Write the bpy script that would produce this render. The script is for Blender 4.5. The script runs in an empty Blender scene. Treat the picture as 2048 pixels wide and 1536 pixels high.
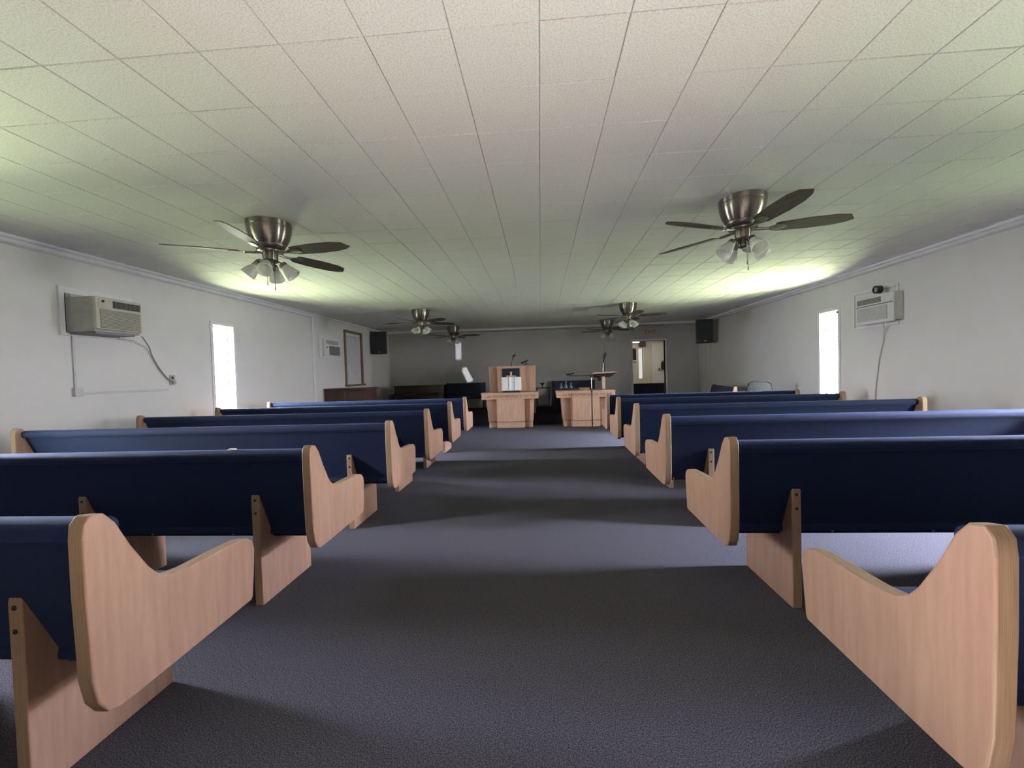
import bpy, bmesh, math, random
from mathutils import Vector, Matrix
random.seed(7)
S = bpy.context.scene
COL = S.collection
R = math.radians
PI = math.pi

# ------------------------------------------------------------------ camera, world, exposure, daylight
CAM_H = 1.12
cd = bpy.data.cameras.new('camera'); cam = bpy.data.objects.new('camera', cd); COL.objects.link(cam)
S.camera = cam
F = 820.0
cd.sensor_width = 36.0; cd.lens = F * 36.0 / 2048.0; cd.clip_start = 0.05
fy = Vector((1081.0 - 1024.0, 746.0 - 768.0, F)).normalized()      # world +Y in (right, down, forward)
up = Vector((-math.sin(.028), -math.cos(.028), 0.0)); fz = (up - fy * up.dot(fy)).normalized()
fx = fy.cross(fz)
rows = [fx, fy, fz]                                                  # world axes expressed in camera
right = Vector((rows[0][0], rows[1][0], rows[2][0]))
down = Vector((rows[0][1], rows[1][1], rows[2][1]))
fwd = Vector((rows[0][2], rows[1][2], rows[2][2]))
cam.matrix_world = Matrix(((right[0], -down[0], -fwd[0], 0), (right[1], -down[1], -fwd[1], 0), (right[2], -down[2], -fwd[2], CAM_H), (0, 0, 0, 1)))

S.view_settings.view_transform = 'Standard'
S.view_settings.look = 'None'
S.view_settings.gamma = 1.0
S.view_settings.use_curve_mapping = False
S.view_settings.exposure = 0.5
S.cycles.max_bounces = 10
S.cycles.diffuse_bounces = 7
S.cycles.glossy_bounces = 4
S.cycles.transmission_bounces = 6
S.cycles.caustics_reflective = False
S.cycles.caustics_refractive = False
S.cycles.sample_clamp_indirect = 4.0

w = bpy.data.worlds.new('sky'); S.world = w; w.use_nodes = True
bg = w.node_tree.nodes['Background']; bg.inputs[0].default_value = (.95, .95, .92, 1); bg.inputs[1].default_value = 72.0

def area(name, loc, target, sx, sy, power, color, spread=180):
    l = bpy.data.lights.new(name, 'AREA'); l.shape = 'RECTANGLE'; l.size = sx; l.size_y = sy
    l.energy = power; l.color = color; l.spread = R(spread)
    o = bpy.data.objects.new(name, l); COL.objects.link(o)
    d = Vector(target) - Vector(loc)
    o.location = loc; o.rotation_euler = d.to_track_quat('-Z', 'Y').to_euler()
    return o

XL, XR = -4.25, 4.25
YB, YF = -3.4, 11.35
ZC = 2.36
# window openings: (wall x, y0, y1, z0, z1)
WIN_L = [(1.80, 2.18, .45, 1.88), (5.08, 5.43, .45, 1.88)]
WIN_R = [(2.28, 2.72, .45, 1.89), (6.17, 6.55, .45, 1.89)]
GREEN = (.88, 1.0, .60); SKY = (.68, .71, 1.0)
#            window, grass glow, low sky, high sky
for sgn, wins in ((-1, ((WIN_L[0], 350, 500, 3200), (WIN_L[1], 4300, 3400, 5000))), (1, ((WIN_R[0], 120, 1300, 7500), (WIN_R[1], 7600, 3800, 15000)))):
    for (y0, y1, z0, z1), g, s, h in wins:
        yc = (y0 + y1) / 2; xw = sgn * 4.25
        area('lawn_light', (xw + sgn * 3.0, yc, -.3), (xw + sgn * 3.0, yc, 1.5), 5.0, 6.5, g, GREEN)      # sunlit grass beside the house
        area('sky_light', (xw + sgn * 6.0, yc, 1.7), (xw, yc, 1.2), 5.0, 2.2, s, SKY)                     # bright low sky and horizon
        area('high_sky_light', (xw + sgn * 3.4, yc, 3.3), (xw, yc, 1.2), 2.6, 2.2, h, SKY)
        p = area('window_portal', (xw + sgn * .13, yc, (z0 + z1) / 2), (0, yc, (z0 + z1) / 2), y1 - y0, z1 - z0, 1, (1, 1, 1)); p.data.cycles.is_portal = True
p = area('window_portal', (3.33, 14.03, 1.33), (3.33, 10, 1.33), .11, 1.0, 1, (1, 1, 1)); p.data.cycles.is_portal = True
p = area('window_portal', (-4.38, 9.11, 1.57), (0, 9.11, 1.57), .78, 1.14, 1, (1, 1, 1)); p.data.cycles.is_portal = True
area('rear_fill_light', (.2, YB + .06, 1.3), (.2, 3, 1.5), 3.0, 1.9, 24, (1.0, .84, .78))  # added warm fill lamp in front of the closed back wall
area('floor_fill_lamp', (.1, .1, .1), (.1, .25, 2.4), 1.5, 1.1, 22, (1.0, .84, .82), 130)                     # added lamp under the camera, standing in for sunlight on the carpet
area('side_room_light', (3.2, 12.6, 2.25), (3.2, 12.6, 0), 1.2, 1.2, 12, (1.0, .93, .80))
_g = area('sun_patch_lamp', (-4.15, 5.3, 1.5), (-2.05, YF, 1.13), .16, .42, .17, (.93, .90, 1.0), .5)  # added narrow lamps by the left window, throwing sun patches on the far wall
_g.rotation_euler.rotate_axis('Z', R(24))
area('sun_patch_lamp', (-4.15, 5.3, 1.6), (-2.27, YF, 1.80), .15, .48, .14, (.93, .90, 1.0), .5)

# ------------------------------------------------------------------ materials
def mat(name, base, rough=.6, metal=0, noise=None, bump=None, spec=.5, emit=None, alpha=None, trans=0, sheen=0, stretch=None, wave=None):
    m = bpy.data.materials.new(name); m.use_nodes = True
    nt = m.node_tree; N = nt.nodes; L = nt.links; b = N['Principled BSDF']
    b.inputs['Base Color'].default_value = (*base, 1); b.inputs['Roughness'].default_value = rough
    b.inputs['Metallic'].default_value = metal; b.inputs['Specular IOR Level'].default_value = spec
    b.inputs['Transmission Weight'].default_value = trans
    if sheen:
        b.inputs['Sheen Weight'].default_value = sheen; b.inputs['Sheen Roughness'].default_value = .4
        b.inputs['Sheen Tint'].default_value = (.35, .5, 1, 1)
    if emit: b.inputs['Emission Color'].default_value = (*emit[0], 1); b.inputs['Emission Strength'].default_value = emit[1]
    tc = N.new('ShaderNodeTexCoord'); mp = N.new('ShaderNodeMapping'); L.new(tc.outputs['Object'], mp.inputs[0])
    if stretch: mp.inputs['Scale'].default_value = stretch
    if noise:                                    # (scale, dark colour, light colour, detail, low, high)
        sc, c0, c1, det, lo, hi = noise
        n = N.new('ShaderNodeTexNoise'); n.inputs['Scale'].default_value = sc; n.inputs['Detail'].default_value = det
        n.inputs['Roughness'].default_value = .65
        L.new(mp.outputs[0], n.inputs['Vector'])
        r = N.new('ShaderNodeValToRGB'); r.color_ramp.elements[0].position = lo; r.color_ramp.elements[1].position = hi
        r.color_ramp.elements[0].color = (*c0, 1); r.color_ramp.elements[1].color = (*c1, 1)
        L.new(n.outputs[0], r.inputs[0]); out = r.outputs[0]
        if wave:                                 # (scale, distortion, colour, amount)
            wv = N.new('ShaderNodeTexWave'); wv.inputs['Scale'].default_value = wave[0]; wv.inputs['Distortion'].default_value = wave[1]
            wv.inputs['Detail'].default_value = 3; wv.bands_direction = wave[4] if len(wave) > 4 else 'Y'
            mp2 = N.new('ShaderNodeMapping'); L.new(tc.outputs['Object'], mp2.inputs[0]); mp2.inputs['Scale'].default_value = (1, 1, .22)
            L.new(mp2.outputs[0], wv.inputs['Vector'])
            rr = N.new('ShaderNodeValToRGB'); rr.color_ramp.elements[0].position = .0; rr.color_ramp.elements[1].position = .35
            rr.color_ramp.elements[0].color = (wave[3],) * 3 + (1,); rr.color_ramp.elements[1].color = (0, 0, 0, 1)
            L.new(wv.outputs['Fac'], rr.inputs[0])
            mx = N.new('ShaderNodeMixRGB'); L.new(rr.outputs[0], mx.inputs[0]); L.new(out, mx.inputs[1]); mx.inputs[2].default_value = (*wave[2], 1)
            out = mx.outputs[0]
        L.new(out, b.inputs['Base Color'])
    if bump:
        n2 = N.new('ShaderNodeTexNoise'); n2.inputs['Scale'].default_value = bump[0]; n2.inputs['Detail'].default_value = 4
        L.new(mp.outputs[0], n2.inputs['Vector'])
        bp = N.new('ShaderNodeBump'); bp.inputs['Strength'].default_value = bump[1]; bp.inputs['Distance'].default_value = bump[2]
        L.new(n2.outputs[0], bp.inputs['Height']); L.new(bp.outputs[0], b.inputs['Normal'])
    return m

M = {}
M['carpet'] = mat('carpet', (.05, .05, .06), .95, noise=(240, (.030, .030, .036), (.150, .146, .170), 6, .42, .64), bump=(500, .4, .003), spec=.15)
M['stage'] = mat('stage_carpet', (.01, .01, .012), .95, noise=(420, (.006, .006, .008), (.02, .02, .025), 3, .3, .7), spec=.1)
M['tile'] = mat('ceiling_tile', (.7, .69, .66), .7, noise=(150, (.60, .59, .57), (.86, .845, .82), 6, .30, .56), bump=(330, .35, .002), spec=.35)
M['tilegap'] = mat('ceiling_backing', (.42, .41, .38), .9)
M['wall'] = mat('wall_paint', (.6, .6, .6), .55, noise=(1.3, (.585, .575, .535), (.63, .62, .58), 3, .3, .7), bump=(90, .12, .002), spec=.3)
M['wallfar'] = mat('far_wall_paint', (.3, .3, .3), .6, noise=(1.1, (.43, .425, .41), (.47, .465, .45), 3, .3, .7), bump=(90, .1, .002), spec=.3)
M['sideroom'] = mat('side_room_paint', (.55, .50, .42), .7, noise=(1.5, (.55, .50, .42), (.60, .55, .47), 3, .3, .7))
M['white'] = mat('white_trim', (.66, .66, .65), .45, noise=(6, (.62, .62, .61), (.70, .70, .69), 3, .3, .7))
M['oak'] = mat('oak', (.5, .33, .22), .42, noise=(5, (.325, .190, .120), (.425, .265, .175), 6, .3, .72), stretch=(5, 5, .6), bump=(30, .08, .002), wave=(7, 7, (.30, .17, .11), .28, 'Y'))
M['oakedge'] = mat('oak_edge', (.42, .28, .16), .5, noise=(10, (.21, .135, .075), (.37, .255, .155), 6, .3, .7), stretch=(30, 3, .5))
M['oaklight'] = mat('oak_furniture', (.56, .37, .27), .45, noise=(6, (.48, .30, .20), (.66, .44, .31), 5, .3, .72), stretch=(6, 6, .6), bump=(30, .06, .002))
M['oaktop'] = mat('oak_band', (.56, .37, .27), .45, noise=(6, (.48, .30, .20), (.66, .44, .31), 5, .3, .72), stretch=(.6, 6, 6))
M['navy'] = mat('navy_upholstery', (.03, .06, .17), .75, noise=(300, (.006, .012, .034), (.013, .025, .072), 4, .3, .7), bump=(600, .4, .002), spec=.18, sheen=.18)
M['navyflat'] = mat('navy_cloth', (.012, .018, .04), .8, noise=(200, (.008, .012, .028), (.016, .024, .05), 3, .3, .7))
M['blackcloth'] = mat('black_cloth', (.01, .012, .018), .85, noise=(60, (.006, .008, .013), (.014, .017, .025), 3, .3, .7))
M['nickel'] = mat('brushed_nickel', (.42, .39, .34), .24, 1, noise=(60, (.24, .215, .18), (.34, .31, .265), 3, .3, .7), stretch=(1, 1, .05))
_nt = M['nickel'].node_tree; _b = _nt.nodes['Principled BSDF']; _t = _nt.nodes.new('ShaderNodeTangent'); _t.direction_type = 'RADIAL'; _t.axis = 'Z'
_b.inputs['Anisotropic'].default_value = .9; _b.inputs['Roughness'].default_value = .30; _b.inputs['Anisotropic Rotation'].default_value = .25
_nt.links.new(_t.outputs[0], _b.inputs['Tangent'])
M['nickeldark'] = mat('dark_nickel', (.2, .18, .16), .35, 1, noise=(40, (.16, .15, .13), (.24, .22, .19), 2, .3, .7))
M['blade'] = mat('walnut_blade', (.06, .045, .035), .5, noise=(7, (.035, .026, .020), (.105, .080, .062), 5, .3, .75), stretch=(.8, 8, 8), spec=.3)
M['shade'] = mat('frosted_glass', (.85, .86, .80), .4, noise=(14, (.78, .79, .73), (.92, .93, .88), 3, .3, .7), spec=.6, trans=.35)
_nt = M['shade'].node_tree; _b = _nt.nodes['Principled BSDF']; _b.inputs['Transmission Weight'].default_value = 0
_t = _nt.nodes.new('ShaderNodeBsdfTranslucent'); _t.inputs[0].default_value = (.95, .96, .90, 1); _m = _nt.nodes.new('ShaderNodeMixShader'); _m.inputs[0].default_value = .5
_nt.links.new(_b.outputs[0], _m.inputs[1]); _nt.links.new(_t.outputs[0], _m.inputs[2]); _nt.links.new(_m.outputs[0], _nt.nodes['Material Output'].inputs[0])
M['chain'] = mat('chain', (.25, .23, .2), .4, 1, noise=(90, (.2, .18, .16), (.3, .28, .25), 2, .4, .6))
M['acold'] = mat('aged_plastic', (.45, .43, .34), .5, noise=(9, (.42, .40, .31), (.52, .50, .40), 3, .3, .7))
M['acnew'] = mat('white_plastic', (.6, .6, .56), .45, noise=(9, (.58, .58, .54), (.66, .66, .62), 3, .3, .7))
M['acside'] = mat('ac_grey_case', (.33, .33, .30), .55, noise=(9, (.30, .30, .27), (.37, .37, .34), 3, .3, .7))
M['darkvent'] = mat('dark_vent', (.06, .055, .045), .6, noise=(30, (.045, .04, .03), (.08, .07, .055), 3, .3, .7))
M['greyvent'] = mat('grey_vent', (.2, .2, .2), .6, noise=(30, (.17, .17, .17), (.23, .23, .22), 3, .3, .7))
M['black'] = mat('black_plastic', (.012, .013, .014), .45, noise=(30, (.009, .010, .011), (.018, .019, .02), 3, .3, .7))
M['speaker'] = mat('speaker_grille', (.010, .013, .015), .6, noise=(300, (.006, .008, .009), (.020, .024, .027), 2, .4, .6), bump=(500, .5, .002))
M['metal'] = mat('steel', (.5, .5, .5), .3, 1, noise=(30, (.45, .45, .45), (.55, .55, .55), 2, .3, .7))
M['chairmetal'] = mat('grey_enamel', (.02, .02, .02), .4, 0, spec=.03, noise=(20, (.014, .015, .014), (.022, .023, .022), 3, .3, .7))
M['pianowood'] = mat('dark_walnut', (.03, .018, .012), .2, noise=(5, (.014, .008, .006), (.022, .013, .009), 4, .3, .7), stretch=(1, 6, 8))
M['cherry'] = mat('cherry', (.06, .022, .016), .4, noise=(5, (.045, .017, .013), (.08, .03, .022), 4, .3, .7), stretch=(3, 6, 1))
M['goldwood'] = mat('brown_window_wood', (.16, .10, .05), .35, noise=(9, (.10, .065, .035), (.22, .14, .07), 4, .3, .7), stretch=(4, 4, .8))
M['paper'] = mat('paper', (.75, .75, .73), .8, noise=(40, (.78, .78, .76), (.88, .88, .86), 4, .3, .7))
M['ink'] = mat('dark_ink', (.05, .04, .05), .7, noise=(40, (.03, .03, .03), (.07, .06, .07), 2, .3, .7))
M['engrave'] = mat('engraved_letters', (.20, .11, .07), .7, noise=(40, (.17, .09, .06), (.24, .14, .09), 2, .3, .7))
M['exitred'] = mat('exit_red', (.33, .11, .10), .6, noise=(30, (.28, .09, .08), (.38, .13, .12), 2, .3, .7))
M['blind'] = mat('blind_slat', (.5, .5, .5), .5, noise=(20, (.46, .46, .46), (.54, .54, .54), 2, .3, .7))
M['glass'] = mat('window_glass', (1, 1, 1), .0, spec=.5, trans=1.0)
M['clearglass'] = mat('smoky_glass', (.55, .62, .60), .15, noise=(20, (.5, .57, .55), (.6, .67, .65), 2, .3, .7), trans=.6)
M['brass'] = mat('pale_wood_plate', (.55, .36, .18), .4, noise=(12, (.45, .28, .13), (.62, .42, .22), 3, .3, .7))
M['outlet'] = mat('outlet_plastic', (.35, .34, .31), .5, noise=(20, (.32, .31, .28), (.40, .39, .36), 2, .3, .7))
M['conduit'] = mat('painted_conduit', (.5, .5, .48), .5, noise=(9, (.47, .47, .45), (.55, .55, .53), 2, .3, .7))
M['lawn'] = mat('lawn_grass', (.12, .22, .05), .95, noise=(30, (.11, .15, .06), (.2, .26, .12), 4, .3, .7))
M['keywhite'] = mat('ivory', (.6, .58, .52), .3, noise=(20, (.55, .53, .47), (.65, .63, .57), 2, .3, .7))
# glass panes: let daylight straight through (thin pane)
nt = M['glass'].node_tree; b = nt.nodes['Principled BSDF']; tr = nt.nodes.new('ShaderNodeBsdfTransparent'); mx = nt.nodes.new('ShaderNodeMixShader')
gl = nt.nodes.new('ShaderNodeBsdfGlossy'); gl.inputs['Roughness'].default_value = .02; mx.inputs[0].default_value = .06
nt.links.new(tr.outputs[0], mx.inputs[1]); nt.links.new(gl.outputs[0], mx.inputs[2]); nt.links.new(mx.outputs[0], nt.nodes['Material Output'].inputs[0]); nt.nodes.remove(b)

M['dimglass'] = M['glass'].copy(); M['dimglass'].name = 'dimmed_pane'  # pane darkened to hold back daylight; the tint is added
for _n in M['dimglass'].node_tree.nodes:
    if _n.type == 'BSDF_TRANSPARENT': _n.inputs[0].default_value = (.09, .09, .09, 1)

# ------------------------------------------------------------------ mesh helpers
class MB:
    def __init__(s): s.v = []; s.f = []
    def add(s, vs, fs):
        n = len(s.v); s.v += [tuple(p) for p in vs]; s.f += [tuple(i + n for i in f) for f in fs]; return s
    def box(s, x0, x1, y0, y1, z0, z1, T=None):
        vs = [Vector((x, y, z)) for z in (z0, z1) for y in (y0, y1) for x in (x0, x1)]
        if T: vs = [T @ p for p in vs]
        return s.add(vs, [(0, 2, 3, 1), (4, 5, 7, 6), (0, 1, 5, 4), (2, 6, 7, 3), (0, 4, 6, 2), (1, 3, 7, 5)])
    def prism(s, pts, a, b, axis='x', T=None):      # pts are 2-D; extruded along the axis from a to b
        n = len(pts)
        def P(t, p):
            if axis == 'x': q = Vector((t, p[0], p[1]))
            elif axis == 'y': q = Vector((p[0], t, p[1]))
            else: q = Vector((p[0], p[1], t))
            return T @ q if T else q
        vs = [P(a, p) for p in pts] + [P(b, p) for p in pts]
        return s.add(vs, [tuple(range(n))[::-1], tuple(range(n, 2 * n))] + [(i, (i + 1) % n, n + (i + 1) % n, n + i) for i in range(n)])
    def lathe(s, prof, seg=24, T=None, cap=True):   # prof: (r, z)
        vs = []; fs = []
        for r, z in prof:
            for k in range(seg):
                a = 2 * PI * k / seg; q = Vector((r * math.cos(a), r * math.sin(a), z)); vs.append(T @ q if T else q)
        for i in range(len(prof) - 1):
            for k in range(seg):
                fs.append((i * seg + k, i * seg + (k + 1) % seg, (i + 1) * seg + (k + 1) % seg, (i + 1) * seg + k))
        if cap: fs.append(tuple(range(seg))[::-1]); fs.append(tuple(range((len(prof) - 1) * seg, len(prof) * seg)))
        return s.add(vs, fs)
    def tube(s, pts, r, seg=8):
        pts = [Vector(p) for p in pts]; vs = []; fs = []
        for i, p in enumerate(pts):
            d = (pts[min(i + 1, len(pts) - 1)] - pts[max(i - 1, 0)]).normalized()
            a = d.cross(Vector((0, 0, 1)) if abs(d.z) < .95 else Vector((1, 0, 0))).normalized(); b = d.cross(a)
            rr = r[i] if isinstance(r, (list, tuple)) else r
            for k in range(seg):
                t = 2 * PI * k / seg; vs.append(p + (a * math.cos(t) + b * math.sin(t)) * rr)
        for i in range(len(pts) - 1):
            for k in range(seg):
                fs.append((i * seg + k, i * seg + (k + 1) % seg, (i + 1) * seg + (k + 1) % seg, (i + 1) * seg + k))
        fs.append(tuple(range(seg))); fs.append(tuple(range((len(pts) - 1) * seg, len(pts) * seg))[::-1])
        return s.add(vs, fs)
    def build(s, name, m, parent=None, smooth=False, bevel=0, kind=None, seg=2, edge=None):
        me = bpy.data.meshes.new(name); me.from_pydata(s.v, [], s.f)
        bm = bmesh.new(); bm.from_mesh(me); bmesh.ops.recalc_face_normals(bm, faces=bm.faces); bm.to_mesh(me); bm.free()
        me.materials.append(m)
        o = bpy.data.objects.new(name, me); COL.objects.link(o)
        if parent: o.parent = parent
        if edge:
            me.materials.append(edge)
            for p in me.polygons:
                if abs(p.normal.x) < .5: p.material_index = 1
        if smooth:
            for p in me.polygons: p.use_smooth = True
            if smooth != 'all':
                bm = bmesh.new(); bm.from_mesh(me)
                for e in bm.edges:
                    if len(e.link_faces) == 2 and e.calc_face_angle(0) > R(38): e.smooth = False
                bm.to_mesh(me); bm.free()
        if bevel:
            md = o.modifiers.new('bevel', 'BEVEL'); md.width = bevel; md.segments = seg; md.limit_method = 'ANGLE'; md.angle_limit = R(40)
            for p in me.polygons: p.use_smooth = True
            md.harden_normals = True
        if kind: o['kind'] = kind
        return o

def thing(name, label, cat, loc=(0, 0, 0), rz=0, group=None):
    o = bpy.data.objects.new(name, None); COL.objects.link(o); o.empty_display_size = .1
    o.location = loc; o.rotation_euler = (0, 0, rz); o['label'] = label; o['category'] = cat
    if group: o['group'] = group
    return o
def tag(o, label, cat, group=None):
    o['label'] = label; o['category'] = cat
    if group: o['group'] = group
    return o
def copy_thing(root, loc, rz=None, label=None):
    r = root.copy(); COL.objects.link(r); r.location = loc
    if rz is not None: r.rotation_euler = (0, 0, rz)
    if label: r['label'] = label
    for ch in list(root.children):
        c = ch.copy(); COL.objects.link(c); c.parent = r
        for g in list(ch.children):
            d = g.copy(); COL.objects.link(d); d.parent = c
    return r
def smooth_path(p, n=5):
    p = [Vector(q) for q in p]; p = [p[0]] + p + [p[-1]]; out = []
    for i in range(1, len(p) - 2):
        for k in range(n):
            t = k / n; a, b, c, d = p[i - 1:i + 3]
            out.append(.5 * ((2 * b) + (c - a) * t + (2 * a - 5 * b + 4 * c - d) * t * t + (3 * b - a - 3 * c + d) * t ** 3))
    return out + [p[-1]]
ST = 'structure'
def rounded(pts, rad, n=4):            # round the corners of a 2-D polygon; rad per vertex or one value
    out = []; N = len(pts)
    for i in range(N):
        r = rad[i] if isinstance(rad, (list, tuple)) else rad
        p = Vector(pts[i]); a = Vector(pts[i - 1]) - p; b = Vector(pts[(i + 1) % N]) - p
        if r <= 0: out.append(tuple(p)); continue
        la, lb = a.length, b.length; a.normalize(); b.normalize()
        d = min(r, la * .49, lb * .49); p0 = p + a * d; p1 = p + b * d
        for k in range(n + 1):
            t = k / n; q = p0 * (1 - t) ** 2 + p * 2 * t * (1 - t) + p1 * t * t; out.append((q.x, q.y))
    return out

# ------------------------------------------------------------------ room shell
MB().box(XL - .1, XR + .1, YB - .1, YF + .1, -.08, 0).build('floor', M['carpet'], kind=ST)
MB().box(XL, 1.70, 8.88, YF, 0, .2).build('floor_stage', M['stage'], kind=ST, bevel=.012)

def side_wall(name, x0, x1, wins):
    m = MB(); y = YB
    for (y0, y1, z0, z1) in wins:
        m.box(x0, x1, y, y0, 0, ZC); m.box(x0, x1, y0, y1, 0, z0); m.box(x0, x1, y0, y1, z1, ZC); y = y1
    m.box(x0, x1, y, YF, 0, ZC)
    return m.build(name, M['wall'], kind=ST)
WL2 = (8.72, 9.50, 1.0, 2.14)
wl = side_wall('wall_left', XL - .12, XL, WIN_L + [WL2])
wr = side_wall('wall_right', XR, XR + .12, WIN_R)
MB().box(XL - .12, XR + .12, YB - .12, YB, 0, ZC).build('wall_back', M['wall'], kind=ST)
DX0, DX1, DZ = 2.51, 3.37, 1.90
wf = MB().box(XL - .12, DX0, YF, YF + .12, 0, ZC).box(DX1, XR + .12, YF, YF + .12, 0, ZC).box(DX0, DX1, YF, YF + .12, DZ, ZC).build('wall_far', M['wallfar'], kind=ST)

# ceiling: backing sheet and square fibre tiles, each with its own chamfered edge
TS = .3193
ceil = MB().box(XL - .12, XR + .12, YB - .12, YF + .12, ZC + .008, ZC + .06).build('ceiling', M['tilegap'], kind=ST)
def tile_mesh(rng, variant):
    h = TS / 2 - .0008 - variant * .0003; c = .0032; zt = ZC + .008 - ZC
    return [(-h, -h, .008), (h, -h, .008), (h, h, .008), (-h, h, .008), (-h, -h, .0028), (h, -h, .0028), (h, h, .0028), (-h, h, .0028),
            (-h + c, -h + c, 0), (h - c, -h + c, 0), (h - c, h - c, 0), (-h + c, h - c, 0)], \
           [(0, 1, 5, 4), (1, 2, 6, 5), (2, 3, 7, 6), (3, 0, 4, 7), (4, 5, 9, 8), (5, 6, 10, 9), (6, 7, 11, 10), (7, 4, 8, 11), (8, 9, 10, 11)]
tmesh = []
for v in range(3):
    vs, fs = tile_mesh(None, v); me = bpy.data.meshes.new('tile'); me.from_pydata(vs, [], fs); me.materials.append(M['tile']); tmesh.append(me)
cells = []
i0 = int((XL - .03) / TS) - 1; i1 = int((XR - .03) / TS) + 1
j0 = int((YB - 1.804) / TS) - 1; j1 = int((YF - 1.804) / TS) + 1
for i in range(i0, i1 + 1):
    for j in range(j0, j1 + 1):
        x = .03 + (i + .5) * TS; y = 1.804 + (j + .5) * TS
        if XL - .05 < x < XR + .05 and YB < y < YF + .05: cells.append((x, y))
def seen(c):
    x, y = c
    return y > .95 and abs(x) < 1.32 * (y + .3) + .2
near = sorted([c for c in cells if seen(c)], key=lambda c: c[1] ** 2 + .35 * c[0] ** 2)[:300]
nearset = set(near)
rest = MB()
for c in cells:
    dz = random.uniform(-.0007, .0007); tx = random.uniform(-.0035, .0035); ty = random.uniform(-.0035, .0035)
    if c in nearset:
        o = bpy.data.objects.new('tile', random.choice(tmesh)); COL.objects.link(o); o.parent = ceil
        o.location = (c[0], c[1], ZC + dz); o.rotation_euler = (tx, ty, 0)
    else:
        vs, fs = tile_mesh(None, 0)
        T = Matrix.Translation((c[0], c[1], ZC + dz)) @ Matrix.Rotation(tx, 4, 'X') @ Matrix.Rotation(ty, 4, 'Y')
        rest.add([T @ Vector(p) for p in vs], fs)
rest.build('tiles', M['tile'], ceil, kind='stuff')

# crown mouldings
def crown(x, sgn, y0, y1, name):
    pts = [(0, 0), (.045, 0), (.045, -.022), (.028, -.034), (.028, -.060), (.016, -.072), (0, -.078)]
    MB().prism([(x + sgn * p[0], ZC + p[1]) for p in pts], y0, y1, 'y').build(name, M['white'], kind=ST)
crown(XL, 1, YB, 7.45, 'trim_1'); crown(XR, -1, YB, YF, 'trim_2')
MB().box(XL, XL + .035, 7.45, YF, ZC - .03, ZC).build('trim_3', M['white'], kind=ST)
MB().box(XL, XL + .018, 7.40, 7.47, 0, ZC - .002).build('trim_4', M['white'], kind=ST, bevel=.004)
MB().box(XL, XR, 11.0, YF, ZC - .055, ZC + .006).build('trim_5', M['white'], kind=ST, bevel=.004)
MB().box(XL, XL + .014, YB, YF, 0, .09).build('baseboard_left', M['white'], kind=ST, bevel=.003)
MB().box(XR - .014, XR, YB, YF, 0, .09).build('baseboard_right', M['white'], kind=ST, bevel=.003)
MB().box(1.70, DX0 - .06, YF - .014, YF, 0, .09).box(DX1 + .06, XR, YF - .014, YF, 0, .09).build('baseboard_far', M['white'], kind=ST, bevel=.003)

# slit windows
def slit(n, x, sgn, w):                 # sgn: +1 wall interior is toward +x
    y0, y1, z0, z1 = w; xo = x - sgn * .12
    a, b = sorted((x + sgn * .012, x - sgn * .005)); fr = MB(); t = .045
    fr.box(a, b, y0 - t, y0, z0 - t, z1 + t).box(a, b, y1, y1 + t, z0 - t, z1 + t).box(a, b, y0, y1, z1, z1 + t)
    win = fr.build('window_%d' % n, M['white'], kind=ST, bevel=.003)
    a, b = sorted((x + sgn * .03, x - sgn * .12)); MB().box(a, b, y0 - t - .01, y1 + t + .01, z0 - .03, z0).build('window_sill', M['white'], win, bevel=.004)
    a, b = sorted((xo + sgn * .01, xo + sgn * .04)); s = .018
    MB().box(a, b, y0, y0 + s, z0, z1).box(a, b, y1 - s, y1, z0, z1).box(a, b, y0 + s, y1 - s, z1 - s, z1).box(a, b, y0 + s, y1 - s, z0, z0 + s).build('sash', M['white'], win)
    c = (a + b) / 2; MB().box(c - .002, c + .002, y0 + s, y1 - s, z0 + s, z1 - s).build('window_pane', M['glass'], win)
    return win
slit(1, XL, 1, WIN_L[0]); slit(2, XL, 1, WIN_L[1]); slit(3, XR, -1, WIN_R[0]); w4 = slit(4, XR, -1, WIN_R[1])
T = Matrix.Translation((XR - .014, 6.16, 1.86)) @ Matrix.Rotation(R(-90), 4, 'Y')
MB().lathe([(.02, 0), (.02, .008), (.008, .014)], 16, T).build('shade_bracket', M['acside'], w4, smooth=True)

# brown-framed window with closed blinds
y0, y1, z0, z1 = WL2; t = .055
w5 = MB().box(XL - .02, XL + .03, y0 - t, y0, z0 - t, z1 + t).box(XL - .02, XL + .03, y1, y1 + t, z0 - t, z1 + t).box(XL - .02, XL + .03, y0, y1, z1, z1 + t).build('window_5', M['goldwood'], kind=ST, bevel=.005)
MB().box(XL - .02, XL + .07, y0 - t - .02, y1 + t + .03, z0 - t, z0 - .005).build('window_sill', M['goldwood'], w5, bevel=.006)
MB().box(XL - .11, XL - .106, y0, y1, z0, z1).build('window_pane', M['dimglass'], w5)
MB().box(XL - .05, XL - .01, y0 + .005, y1 - .005, z1 - .06, z1).build('blind_headrail', M['white'], w5)
nsl = 34
for k in range(nsl):
    zz = z0 + .02 + (z1 - z0 - .09) * k / (nsl - 1)
    T = Matrix.Translation((XL - .03, 0, zz)) @ Matrix.Rotation(R(68), 4, 'Y')
    MB().box(-.02, .02, y0 + .008, y1 - .008, -.0012, .0012, T).build('slat', M['blind'], w5)

# lawn outside
for nm, xa, xb in (('lawn_left', XL - 14, XL - .3), ('lawn_right', XR + .3, XR + 14)):
    MB().box(xa, xb, -8, 18, -.5, -.42).build(nm, M['lawn'], kind=ST)

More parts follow.
